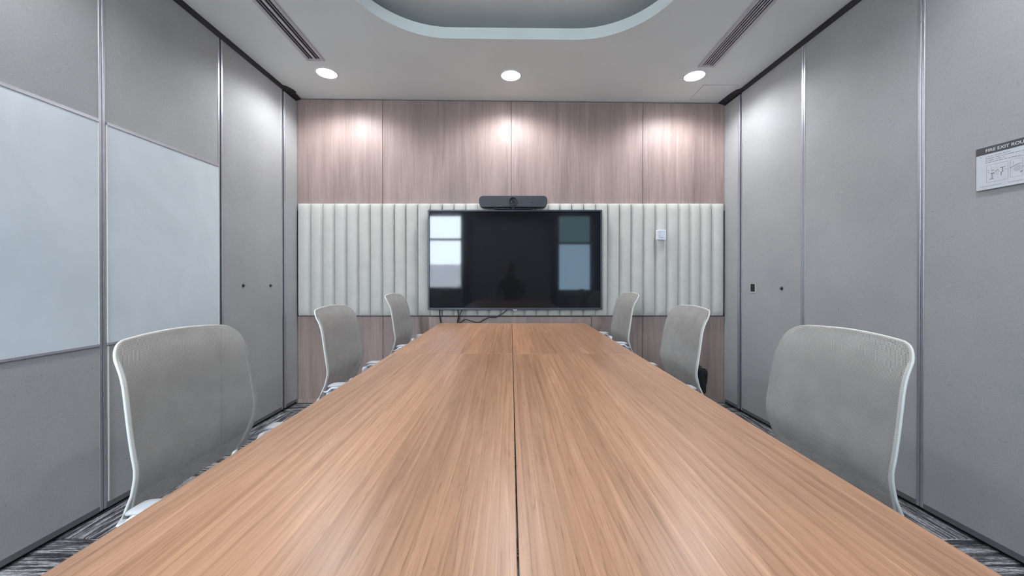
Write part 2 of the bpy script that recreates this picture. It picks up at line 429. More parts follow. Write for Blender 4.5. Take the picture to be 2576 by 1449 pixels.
for side, fx, s, jp in (('left', xl, -1, (257, 555, 712.5)), ('right', xr, 1, (2316.5, 2020.5, 1863))):
    wall = seg(fx, s, -1.3, WB+0.1, 0.0, 0.06, -0.14, -0.08, 'wall_'+side, 'side_wall', None, True); wall['kind'] = 'structure'
    wall.data.materials[0] = M['black']
    J = [solveD(p, fx) for p in jp]
    ds = [-1.05, -0.35, 0.35, 1.06] + J + [WB-0.002]
    gaps = {4: 0.0012, 5: 0.0065 if s < 0 else 0.0015, 6: 0.010}
    for i in range(len(ds)-1):
        d0 = ds[i] + gaps.get(i, 0.0012); d1 = ds[i+1] - (gaps.get(i+1, 0.0012) if i+1 < len(ds)-1 else 0.012)
        tw = 0.013
        body = seg(fx, s, d0+tw, d1-(tw if i < len(ds)-2 else 0), 0.045, -0.034, -0.075, 0.0, 'partition_panel', 'fabric', wall, True)
        # edge profiles (aluminium), bottom rail, floor seal
        for (a, b_) in ((d0, d0+tw), (d1-tw, d1)):
            if i == len(ds)-2 and b_ == d1: continue
            e = seg(fx, s, a, b_, 0.022, -0.034, -0.075, 0.0025, 'edge_profile', 'alu', body, True, 0.0008)
        seg(fx, s, d0+tw, d1-tw, 0.020, 0.045, -0.075, 0.0015, 'bottom_rail', 'rail', body)
        seg(fx, s, d0, d1, 0.0, 0.020, -0.07, -0.020, 'floor_seal', 'black', body)
        if i == len(ds)-2:
            seg(fx, s, d1-0.004, WB-0.001, 0.01, -0.034, -0.075, -0.004, 'end_jamb', 'alu_matt', body, True)
            seg(fx, s, d0+tw, d0+tw+0.012, 0.022, -0.034, -0.075, 0.0025, 'edge_profile', 'alu', body, True, 0.0008)
    # suspended track at the head of the partitions
    tr = seg(fx, s, -1.2, J[2]-0.004, 2.60, 0.004, -0.06, -0.010, 'head_track', 'track', wall)
    bm = bmesh.new()
    for (da, db, t1, t2) in ((-1.2, J[2], 0.004, 0.012), ):
        pts = []
        for d in (da, db):
            zt = cz(fx(d), d)
            pts.append([(fx(d)+s*0.08, d, zt-0.034), (fx(d)-s*0.008, d, zt-0.034), (fx(d)-s*0.014, d, zt-0.001), (fx(d)+s*0.08, d, zt-0.001)])
        vs = [[bm.verts.new(p) for p in q] for q in pts]
        for k in range(4): bm.faces.new((vs[0][k], vs[0][(k+1)%4], vs[1][(k+1)%4], vs[1][k]))
        bm.faces.new(vs[0]); bm.faces.new(vs[1][::-1])
    bpy.data.objects.remove(tr)
    obj('head_track', bm, 'track', wall)
    # wider, ragged track end in the far corner
    bm = bmesh.new()
    edge = [(J[2]-0.02, 0.012), (J[2]-0.0, 0.035), (J[2]+0.05, 0.055 if s < 0 else 0.045), (J[2]+0.09, 0.058 if s < 0 else 0.050), (J[2]+0.11, 0.040 if s < 0 else 0.050), (WB-0.001, 0.030 if s < 0 else 0.05)]
    lo = []; hi = []; lo2 = []; hi2 = []
    for d, t in edge:
        zt = cz(fx(d), d)
        lo.append(bm.verts.new((fx(d)-s*t, d, zt-0.008))); hi.append(bm.verts.new((fx(d)-s*t, d, zt+0.002)))
        lo2.append(bm.verts.new((fx(d)+s*0.04, d, zt-0.034))); hi2.append(bm.verts.new((fx(d)+s*0.04, d, zt+0.002)))
    for k in range(len(edge)-1):
        for A, B in ((lo, hi), (hi, hi2), (hi2, lo2), (lo2, lo)): bm.faces.new((A[k], A[k+1], B[k+1], B[k]))
    bm.faces.new((lo[0], hi[0], hi2[0], lo2[0])); bm.faces.new((lo[-1], lo2[-1], hi2[-1], hi[-1]))
    obj('track_end', bm, 'track', wall)
    if s < 0: JL = J
    else: JR = J
# pale strip standing in for the trim highlight, second left panel below the whiteboard
seg(xl, -1, JL[0]+0.020, JL[0]+0.0255, 0.05, 0.795, 0.0, 0.004, 'edge_highlight', 'frame_grey', bpy.data.objects['wall_left'])

# widened rear of the room with two windows
bm = box(-2.9, -2.82, -2.3, -1.3, 0, 2.8); obj('wall_left_rear', bm, 'side_wall', kind='structure')
bm = box(2.82, 2.9, -2.3, -1.3, 0, 2.8); obj('wall_right_rear', bm, 'side_wall', kind='structure')
bm = bmesh.new(); bx(bm, -2.9, -1.92, -1.34, -1.26, 0, 2.8); bx(bm, 2.03, 2.9, -1.34, -1.26, 0, 2.8)
obj('trim_1', bm, 'side_wall', kind='structure')
YR = -2.25
wins = [(-1.97, -1.13, 0.86, 2.68), (1.09, 1.92, 0.80, 2.68)]
bm = bmesh.new()
xs = [-2.9, -1.97, -1.13, 1.09, 1.92, 2.9]
for i in range(5):
    if i in (1, 3):
        bx(bm, xs[i], xs[i+1], YR-0.12, YR, 0, wins[i//2][2]); bx(bm, xs[i], xs[i+1], YR-0.12, YR, 2.68, 3.1)
    else: bx(bm, xs[i], xs[i+1], YR-0.12, YR, 0, 3.1)
obj('wall_rear', bm, 'rear_wall', kind='structure')
for k, (x0, x1, z0, z1) in enumerate(wins):
    wn = empty('window_%d' % (k+1), ((x0+x1)/2, YR-0.06, z0), kind='structure')
    cx_ = (x0+x1)/2; hw_ = (x1-x0)/2; H = z1-z0; tr = 1.15 if k == 0 else 1.12
    bm = bmesh.new()
    for (a, b_, c, d) in ((-hw_, -hw_+.05, 0, H), (hw_-.05, hw_, 0, H), (-hw_+.05, hw_-.05, 0, .05), (-hw_+.05, hw_-.05, H-.05, H), (-hw_+.05, hw_-.05, tr, tr+.05)):
        bx(bm, a, b_, -0.03, 0.03, c, d)
    obj('window_frame', bm, 'alu_matt', wn)
    obj('pane', box(-hw_+.05, hw_-.05, -0.003, 0.003, tr+.05, H-.05), 'pane' if k == 0 else 'dark_film', wn)
    obj('pane', box(-hw_+.05, hw_-.05, -0.003, 0.003, 0.05, tr), 'pane' if k == 0 else 'film', wn)
    L = bpy.data.lights.new('window_portal', 'AREA'); L.shape = 'RECTANGLE'; L.size = x1-x0; L.size_y = H; L.cycles.is_portal = True
    lo = bpy.data.objects.new('window_portal', L); C.objects.link(lo); lo.location = (cx_, YR-0.10, z0+H/2); lo.rotation_euler = (-PI/2, 0, PI)
pw = obj('parapet_wall', box(-7.5, -0.3, -8.3, -8.0, -1.0, 1.66), 'side_wall'); tag(pw, 'low grey parapet outside the left window, seen only in the television reflection', 'parapet')
# curtains beside the windows (they show as dark waves in the television)
def curtain(xc, wdt, label):
    bm = bmesh.new(); n = 40; top = []; bot = []
    for i in range(n+1):
        x = xc-wdt/2+wdt*i/n; y = YR+0.07+0.03*math.sin(i*1.25)
        bot.append(bm.verts.new((x, y, 0.06))); top.append(bm.verts.new((x*1.0, y, 2.55)))
    for i in range(n): bm.faces.new((bot[i], bot[i+1], top[i+1], top[i]))
    o = obj('curtain', bm, 'curtain', smooth=True); sm = o.modifiers.new('s', 'SOLIDIFY'); sm.thickness = 0.004
    tag(o, label, 'curtain')
curtain(-1.03, 0.17, 'blue-grey curtain gathered beside the left window, reflected in the television')
curtain(1.00, 0.15, 'blue-grey curtain at the inner side of the right window, reflected in the television')
curtain(2.06, 0.22, 'blue-grey curtain at the outer side of the right window, reflected in the television')

# ================================================================== CEILING FITTINGS
def downlight(x, y, label, group=None, watts=DOWN_W):
    r = 0.073; z = cz(x, y)
    t = empty('downlight', (x, y, z), 0, label, 'ceiling light', group)
    bm = bmesh.new(); lathe(bm, [(r+0.010, 0.0005), (r+0.009, -0.003), (r+0.001, -0.004), (r, -0.001), (r, 0.0005)], 48)
    obj('trim_ring', bm, 'white_plastic', t, smooth=True)
    bm = bmesh.new(); lathe(bm, [(r, -0.0025), (r*0.6, -0.0030), (0, -0.0030)], 48)
    obj('diffuser', bm, 'lamp', t, smooth=True)
    L = bpy.data.lights.new('downlight_beam', 'SPOT'); L.energy = watts; L.spot_size = math.radians(158); L.spot_blend = 0.55
    L.shadow_soft_size = 0.06; L.color = (0.95, 0.96, 1.0)
    lo = bpy.data.objects.new('downlight_beam', L); C.objects.link(lo); lo.location = (x, y, z-0.010)
for (px, py, lab) in ((823, 185, 'round white recessed downlight at left, near the left air vent'), (1285, 191, 'round white recessed downlight in the middle, above the television'),
                      (1746, 192, 'round white recessed downlight at right, near the right air vent')):
    D = 2.9
    for _ in range(20):
        x = u2x(px, D); D = F*(cz(x, D)-CAMZ)/(700-py)
    downlight(u2x(px, D), D, lab)
for (x, y) in ((-1.44, 1.10), (1.45, 1.10), (-1.44, -0.65), (1.45, -0.65), (-1.44, -1.75), (0.0, -1.5), (1.45, -1.75)):  # unseen lamps added as fill; the nearest pair follows the bright right wall
    downlight(x, y, 'unseen round recessed downlight overhead, out of the picture, as fill light', 'fill downlights out of the picture', 12.5)

def vent(x0, x1, y0, y1, slots, label):
    xm = (x0+x1)/2; ym = y1; z = cz(xm, (y0+y1)/2)
    t = empty('air_vent', (xm, (y0+y1)/2, z), 0, label, 'air vent')
    ty = 0.010; t.rotation_euler = (math.atan(-0.010), math.atan(0.010), 0)
    hw_ = (x1-x0)/2; hl = (y1-y0)/2; fr = 0.022
    obj('shade_backing', box(-hw_+.004, hw_-.004, -hl+.004, hl-.004, -0.0020, 0.001), 'black', t)  # flat black sheet stands in for the shaded cavity behind the slots
    for (a, b_, c, d) in ((-hw_, -hw_+fr, -hl, hl), (hw_-fr, hw_, -hl, hl), (-hw_+fr, hw_-fr, -hl, -hl+fr), (-hw_+fr, hw_-fr, hl-fr, hl)):
        obj('frame_bar', box(a, b_, c, d, -0.010, 0.0005, 0.0012, 1), 'vent', t)
    iw = 2*hw_-2*fr; n = len(slots)
    for (a, b_) in slots:
        obj('blade', box(-hw_+fr+iw*a, -hw_+fr+iw*b_, -hl+fr, hl-fr, -0.009, -0.002, 0.001, 1), 'vent', t)
vent(-1.500, -1.372, 1.35, 2.735, [(0.16, 0.20), (0.40, 0.60), (0.80, 0.84)], 'long slotted air vent in the ceiling at left, with two dark slots')
vent(1.395, 1.517, 1.35, 2.765, [(0.10+0.225*k, 0.20+0.225*k) for k in range(0, 4)], 'long slotted air vent in the ceiling at right, with several fine slots')

# ================================================================== WALL FITTINGS
# whiteboards
def wboard(d0, d1, label):
    t = empty('whiteboard', (xl((d0+d1)/2), (d0+d1)/2, 0.805), 0, label, 'whiteboard')
    def part(name, a, b_, z0, z1, t0, t1, mat):
        o = seg(xl, -1, a, b_, z0, z1, t0, t1, name, mat, None); o.parent = t; o.matrix_parent_inverse = Matrix.Translation(-t.location)
        return o
    part('board', d0+0.003, d1-0.003, 0.811, 1.852, 0.0005, 0.006, 'whiteboard')
    part('frame_bar', d0, d1, 1.852, 1.866, 0.0, 0.010, 'alu'); part('frame_bar', d0, d1, 0.800, 0.811, 0.0, 0.008, 'alu_matt')
    part('frame_bar', d0, d0+0.003, 0.811, 1.852, 0.0, 0.008, 'frame_grey'); part('frame_bar', d1-0.003, d1, 0.811, 1.852, 0.0, 0.008, 'frame_grey')
wboard(1.06+0.016, JL[0]-0.017, 'smudged pale blue whiteboard on the nearest left partition, cut by the picture edge')
wboard(JL[0]+0.0165, JL[1]-0.020, 'smudged pale blue whiteboard on the second left partition, behind the nearest left chair')
# locks and pulls
def on_wall(px, py, fx): D = solveD(px, fx); return fx(D), D, v2z(py, D)
for px, fx, s, py, lab in ((611.5, xl, -1, 718.5, 'small round black lock on the left partition, the one nearer the whiteboard'), (680, xl, -1, 718.5, 'small round black lock on the left partition, the one nearer the far corner'),
                       (1967, xr, 1, 725.5, 'small round black lock on the right partition, beside the black pull')):
    X, D, Z = on_wall(px, py, fx)
    t = empty('partition_lock', (X, D, Z), 0, lab, 'lock')
    bm = bmesh.new(); cyl(bm, (0,0,0), (-s*0.006,0,0), 0.0115, 0.010, 20); obj('escutcheon', bm, 'black', t)
    bm = bmesh.new(); cyl(bm, (-s*0.006,0,0), (-s*0.012,0,0), 0.0055, 0.005, 14); bx(bm, -s*0.0125-0.0006, -s*0.0125+0.0006, -0.001, 0.001, -0.004, 0.004); obj('cylinder_plug', bm, 'lens_ring', t)
X, D, Z = on_wall(1894.5, 724, xr)
t = empty('flush_pull', (X, D, Z), 0, 'black rectangular flush pull with a pale rim on the right partition', 'handle')
bm = bmesh.new(); a, b_ = 0.036, 0.031
for (y0, y1, z0, z1) in ((-a, -a+.003, -b_-0.006, b_+.003), (a-.003, a, -b_-.006, b_+.003), (-a+.003, a-.003, b_, b_+.003), (-a+.003, a-.003, -b_-.006, -b_)): bx(bm, -0.004, 0.0, y0, y1, z0, z1)
obj('rim', bm, 'frame_grey', t)
obj('recess_plate', box(-0.003, 0.0, -a+.003, a-.003, -b_, b_), 'black', t)
t.scale = (1, 0.82, 1.0)

# fire exit sign
SD1 = solveD(2461, xr); Xs = xr(SD1); zt, zb = 1.662, 1.4865
ang = math.atan(0.040)
sg = empty('fire_exit_sign', (xr(SD1)-0.0, SD1, zb), 0, 'white FIRE EXIT ROUTE sign with dark header and line drawings on the right wall', 'sign')
sg.rotation_euler = (PI/2, 0, -PI/2 + ang)      # local x runs toward the viewer, local y up, local z into the room
SWD = 0.255; SH = zt-zb
SZ = 0.012
obj('board', box(0, SWD, 0, SH, 0.004, SZ, 0.0008, 1), 'paper', sg)
obj('header_band', box(0.0, SWD, SH-0.030, SH, SZ, SZ+0.0006), 'print_dark', sg)
def text(body, size, x, y, z, mat, parent, name, sx=1.0):
    cu = bpy.data.curves.new(name, 'FONT'); cu.body = body; cu.size = size; cu.extrude = 0.0003; cu.offset = size*0.012
    o = bpy.data.objects.new('tmp', cu); C.objects.link(o)
    dg = bpy.context.evaluated_depsgraph_get(); me = bpy.data.meshes.new_from_object(o.evaluated_get(dg))
    bpy.data.objects.remove(o); me.materials.clear(); me.materials.append(M[mat])
    q = bpy.data.objects.new(name, me); C.objects.link(q); q.parent = parent; q.location = (x, y, z); q.scale = (sx, 1, 1); return q
text('FIRE EXIT ROUTE', 0.0172, 0.030, SH-0.0215, SZ+0.0008, 'paper', sg, 'lettering', 1.0)
bm = bmesh.new(); rr = random.Random(3)
def ln(x0, y0, x1, y1, wd=0.0007):
    d = Vector((x1-x0, y1-y0, 0)); 
    if d.length < 1e-6: return
    d.normalize(); n = Vector((-d.y, d.x, 0))*wd/2; z = SZ+0.0004
    a, b_ = Vector((x0, y0, z)), Vector((x1, y1, z)); bm.faces.new([bm.verts.new(v) for v in (a-n, b_-n, b_+n, a+n)])
def words(x, y, wtot, h=0.0028):
    e = x + wtot
    while x < e:
        wl = rr.uniform(0.006, 0.017); wl = min(wl, e-x)
        k = x
        while k < x+wl-0.0008:
            hh = h*rr.choice((0.65, 0.65, 0.8, 1.0)); ln(k, y, k, y+hh, 0.0009); ln(k, y+hh*0.6, k+0.0012, y+hh*0.6, 0.0007); k += 0.0016
        x += wl+0.0025
words(0.0135, SH-0.040, 0.005); words(0.030, SH-0.0425, 0.075); words(0.030, SH-0.0505, 0.150); words(0.030, SH-0.0585, 0.058); words(0.030, SH-0.0665, 0.105)
words(0.012, 0.0125, 0.068, 0.0022); words(0.098, 0.0125, 0.110, 0.0022)
def rrect(x0, y0, x1, y1, r=0.004):
    pts = []
    for cx_, cy_, a0 in ((x1-r, y1-r, 0), (x0+r, y1-r, PI/2), (x0+r, y0+r, PI), (x1-r, y0+r, 1.5*PI)):
        for k in range(5): a = a0+PI/2*k/4; pts.append((cx_+r*math.cos(a), cy_+r*math.sin(a)))
    for p, q in zip(pts, pts[1:]+pts[:1]): ln(*p, *q, 0.0006)
rrect(0.033, 0.028, 0.098, 0.098-0.0005*0); rrect(0.104, 0.030, 0.138, 0.100-0.0)
rrect(0.146, 0.030, 0.215, 0.100)
for (a, b_, c, d, w_) in ((0.038,0.076,0.042,0.076,.0018),(0.038,0.068,0.042,0.068,.0018),(0.048,0.074,0.057,0.074,.0022),(0.046,0.062,0.058,0.062,.003),(0.052,0.062,0.052,0.040,.0012),(0.049,0.062,0.049,0.040,.0012),(0.043,0.039,0.055,0.041,.002),
    (0.056,0.064,0.070,0.074,.0007),(0.058,0.056,0.072,0.056,.0007),(0.075,0.078,0.090,0.079,.002),(0.082,0.078,0.082,0.060,.0022),(0.076,0.060,0.086,0.062,.0018),(0.078,0.060,0.078,0.046,.002),(0.048,0.090,0.048,0.078,.0006),
    (0.086,0.070,0.097,0.068,.0007),(0.112,0.094,0.112,0.078,.0006),(0.104,0.068,0.126,0.079,.0018),(0.126,0.079,0.138,0.079,.0014),(0.138,0.068,0.150,0.068,.001),(0.138,0.064,0.150,0.064,.001),(0.150,0.058,0.156,0.090,.004),(0.132,0.044,0.138,0.050,.003),
    (0.118,0.106,0.150,0.108,.0007),(0.160,0.060,0.205,0.060,.001),(0.170,0.060,0.170,0.085,.001),(0.170,0.085,0.200,0.085,.001),(0.200,0.085,0.200,0.060,.001)): ln(a, b_, c, d, w_)
for (cx_, cy_, r) in ((0.125,0.062,0.0105),(0.125,0.062,0.0062),(0.1255,0.062,0.003),(0.066,0.068,0.005)):
    P = [(cx_+r*math.cos(2*PI*k/18), cy_+r*math.sin(2*PI*k/18)) for k in range(19)]
    for p, q in zip(P, P[1:]): ln(*p, *q, 0.0008)
obj('printed_drawing', bm, 'print_line', sg)

# switch plate
D = 3.262; X = u2x(1662, D); Z = v2z(591, D)
t = empty('control_plate', (X, D, Z), 0, 'square white control plate on the padded band, right of the television', 'switch')
obj('plate', box(-0.0425, 0.0425, -0.014, 0.006, -0.0445, 0.0445, 0.003, 2), 'white_plastic', t)
obj('touch_face', box(-0.036, 0.036, -0.0155, -0.014, -0.038, 0.038, 0.001, 1), 'paper', t)
bm = bmesh.new()
for (a, b_, c, d) in ((-0.018,-0.012,0.020,0.025),(-0.019,-0.012,-0.008,-0.004),(-0.019,-0.010,-0.022,-0.017),(-0.008,0.012,-0.027,-0.023),(0.021,0.026,-0.030,-0.027),(-0.018,-0.012,0.007,0.010)): bx(bm, a, b_, -0.0160, -0.0154, c, d)
obj('icon_marks', bm, 'print_line', t)

# ================================================================== TELEVISION
DT = 3.215
x0, x1 = u2x(1076.5, DT), u2x(1514.5, DT); z0, z1 = v2z(779.5, DT), v2z(528, DT)
tv = empty('television', ((x0+x1)/2, DT, z0), 0, 'large black wall-mounted television with reflections of windows in its dark screen', 'television')
hw_ = (x1-x0)/2; H = z1-z0; B = 0.0145
obj('back_shell', box(-hw_+.004, hw_-.004, 0.010, 0.045, 0.004, H-.004, 0.004), 'tv_body', tv)
for (a, b_, c, d) in ((-hw_, -hw_+B, 0, H), (hw_-B, hw_, 0, H), (-hw_+B, hw_-B, H-B, H), (-hw_+B, hw_-B, 0, B+0.003)):
    obj('bezel', box(a, b_, -0.006, 0.018, c, d, 0.002, 2), 'tv_body', tv)
obj('screen', box(-hw_+B-.001, hw_-B+.001, 0.0, 0.010, B+.001, H-B+.001), 'screen', tv)
obj('indicator_badge', box(-0.019, 0.019, -0.0075, 0.002, -0.0045, 0.0015, 0.001, 1), 'white_plastic', tv)
bm = bmesh.new(); bx(bm, -0.2, 0.2, 0.045, 0.062, 0.2, 0.6); obj('wall_bracket', bm, 'black', tv)

# conference camera bar on top of the television
DC = 3.185
xc = u2x(1291, DC); zc = v2z(506.5, DC)
cb = empty('conference_camera', (xc, DC, z1), 0, 'dark grey conference camera bar with a round lens, sitting on top of the television', 'camera')
hw_ = 172/2*DC/F; hh = 27.5/2*DC/F; zo = zc-z1
def rbar(hw_, hh, y0, y1, zc_, r, n=10):
    bm = bmesh.new(); P = []
    for cx_, cy_, a0 in ((hw_-r, hh-r, 0), (-hw_+r, hh-r, PI/2), (-hw_+r, -hh+r, PI), (hw_-r, -hh+r, 1.5*PI)):
        for k in range(n+1): a = a0+PI/2*k/n; P.append((cx_+r*math.cos(a), cy_+r*math.sin(a)))
    A = [bm.verts.new((x, y0, zc_+z)) for x, z in P]; Bv = [bm.verts.new((x, y1, zc_+z)) for x, z in P]
    for i in range(len(P)): bm.faces.new((A[i], A[(i+1)%len(P)], Bv[(i+1)%len(P)], Bv[i]))
    fa = bm.faces.new(A[::-1]); fb = bm.faces.new(Bv)
    e = [x for x in fa.edges] + [x for x in fb.edges]
    bmesh.ops.bevel(bm, geom=e, offset=0.004, segments=3, profile=0.5, affect='EDGES')
    return bm
obj('housing', rbar(hw_, hh, 0.0, 0.085, zo, 0.036), 'cam_body', cb, smooth=True, autosmooth=40)
def disc_y(bm, prof, c, n=36):
    R = []
    for r, y in prof:
        if r < 1e-6: R.append([bm.verts.new((c[0], y, c[1]))])
        else: R.append([bm.verts.new((c[0]+r*math.cos(2*PI*i/n), y, c[1]+r*math.sin(2*PI*i/n))) for i in range(n)])
    for a, b_ in zip(R, R[1:]):
        for i in range(n):
            j = (i+1) % n
            if len(b_) == 1: bm.faces.new((a[i], a[j], b_[0]))
            else: bm.faces.new((a[i], a[j], b_[j], b_[i]))
bm = bmesh.new(); disc_y(bm, [(0.0385, 0.004), (0.0380, -0.010), (0.0355, -0.012), (0.033, -0.009), (0.030, -0.002)], (0.001, zo)); obj('lens_ring', bm, 'lens_ring', cb, smooth=True, autosmooth=50)
bm = bmesh.new(); disc_y(bm, [(0.033, -0.003), (0.026, -0.006), (0.024, -0.004), (0.018, -0.003), (0.012, -0.006), (0.010, -0.004), (0, -0.003)], (0.001, zo)); obj('lens_barrel', bm, 'cam_gloss', cb, smooth=True, autosmooth=40)
bm = bmesh.new(); disc_y(bm, [(0.010, -0.004), (0.007, -0.008), (0, -0.0095)], (0.001, zo)); obj('lens_glass', bm, 'glass_lens', cb, smooth=True)
bm = bmesh.new(); disc_y(bm, [(0.0055, 0.001), (0.005, -0.001), (0, -0.0012)], (0.160, zo-0.006), 16); obj('sensor_dot', bm, 'black', cb, smooth=True)
for sx in (-1, 1):
    bm = bmesh.new(); a, b_ = (0.012, 0.172) if sx > 0 else (0.168, 0.012)
    P = spline([(sx*0.020, 0.03, zo-hh-0.012), (sx*0.09, 0.03, zo-hh-0.011), (sx*0.150, 0.03, zo-hh-0.009), (sx*0.172, 0.03, zo-hh-0.005)], 5)
    sweep(bm, P, lambda t: 0.028*(1-0.5*t), lambda t: 0.011*(1-0.45*t), (0,0,1), 12)
    obj('stand_wing', bm, 'cam_gloss', cb, smooth=True)
bm = bmesh.new(); cyl(bm, (0, 0.03, z1*0+0.0005), (0, 0.03, zo-hh+0.002), 0.026, 0.022, 24); obj('stand_neck', bm, 'cam_body', cb, smooth=True, autosmooth=40)

# ================================================================== TABLE
tx0, tx1, txm = -0.586, 0.612, 0.0095
TY0, TYM, TY1 = 0.17, F*0.37/190.0, F*0.37/113.0
TZ = 0.75
table = empty('meeting_table', (txm, 1.6, 0), 0, 'long light oak meeting table with a dark seam down its middle', 'table')
def sub(o, t):
    o.parent = t; o.matrix_parent_inverse = Matrix.Translation(-t.location); return o
def topmesh(x0, x1, y0, y1):
    bm = box(x0, x1, y0, y1, TZ-0.025, TZ)
    bmesh.ops.bevel(bm, geom=[e for e in bm.edges], offset=0.0012, segments=2, profile=0.5, affect='EDGES'); return bm
for (a, b_) in ((tx0, txm-0.0012), (txm+0.0012, tx1)):
    for (c, d) in ((TY0, TYM-0.0003), (TYM+0.0003, TY1)): sub(obj('tabletop', topmesh(a, b_, c, d), 'oak'), table)
for y in (TY0+0.12, TYM, TY1-0.12):
    for x in (tx0+0.36, tx1-0.36):
        bm = bmesh.new(); bx(bm, x-0.025, x+0.025, y-0.025, y+0.025, 0.0, TZ-0.07); sub(obj('leg', bm, 'white_plastic'), table)
    sub(obj('cross_beam', box(tx0+0.335, tx1-0.335, y-0.02, y+0.02, TZ-0.07, TZ-0.0255), 'white_plastic'), table)
for x in (tx0+0.36, tx1-0.36): sub(obj('side_beam', box(x-0.015, x+0.015, TY0+0.145, TY1-0.145, TZ-0.06, TZ-0.0255), 'white_plastic'), table)

# ================================================================== CHAIRS
# local frame: +x toward the table, origin on the floor
prof_pts = [(-0.262, 0.520), (-0.243, 0.580), (-0.230, 0.625), (-0.228, 0.660), (-0.234, 0.704), (-0.247, 0.791), (-0.258, 0.850), (-0.272, 0.890), (-0.292, 0.925), (-0.322, 0.965)]
PR = spline([(a, 0, z) for a, z in prof_pts], 10)
def px_(z):
    for a, b_ in zip(PR, PR[1:]):
        if a.z <= z <= b_.z: return a.x + (b_.x-a.x)*(z-a.z)/(b_.z-a.z+1e-9)
    return PR[0].x if z < PR[0].z else PR[-1].x
Z0 = 0.520
def halfw(z): 
    t = (z-Z0)/0.44
    return 0.205 + 0.030*math.sin(min(1, t*1.25)*PI*0.5) - 0.026*max(0, t-0.35)/0.65
def ztop(t):
    a = abs(t); tc = 0.77
    z = 0.966 - 0.014*a*a
    if a > tc: z -= 0.050*(1-math.sqrt(max(0, 1-((a-tc)/(1-tc))**2)))
    return z
def surf(s, t, push=0.0):
    z = Z0 + s*(ztop(t)-Z0)
    cup = 0.022*(1-abs(t)**2.2)*(0.35+0.65*math.sin(PI*min(1, max(0, s))))
    return Vector((px_(z) - cup + push + 0.006, t*halfw(z), z))
def net_bm():
    bm = bmesh.new(); ns, ntt = 46, 36; uvl = bm.loops.layers.uv.new('UVMap'); g = []; uv = {}; eg = {}; el = bm.loops.layers.uv.new('edge'); uvl = bm.loops.layers.uv['UVMap']
    for i in range(ns+1):
        row = []
        for j in range(ntt+1):
            t = math.sin((-1+2*j/ntt)*PI/2)*0.0 + (-1+2*j/ntt)
            # denser near the rounded corners
            t = math.copysign(1-(1-abs(t))**1.35, t)
            p = surf(i/ns, t, 0.004 if abs(t) < 0.985 else 0.0); v = bm.verts.new(p); uv[v] = (p.y, p.z); eg[v] = (t, i/ns); row.append(v)
        g.append(row)
    for a, b_ in zip(g, g[1:]):
        for j in range(ntt):
            f = bm.faces.new((a[j], a[j+1], b_[j+1], b_[j]))
            for l in f.loops: l[uvl].uv = uv[l.vert]; l[el].uv = eg[l.vert]
    return bm
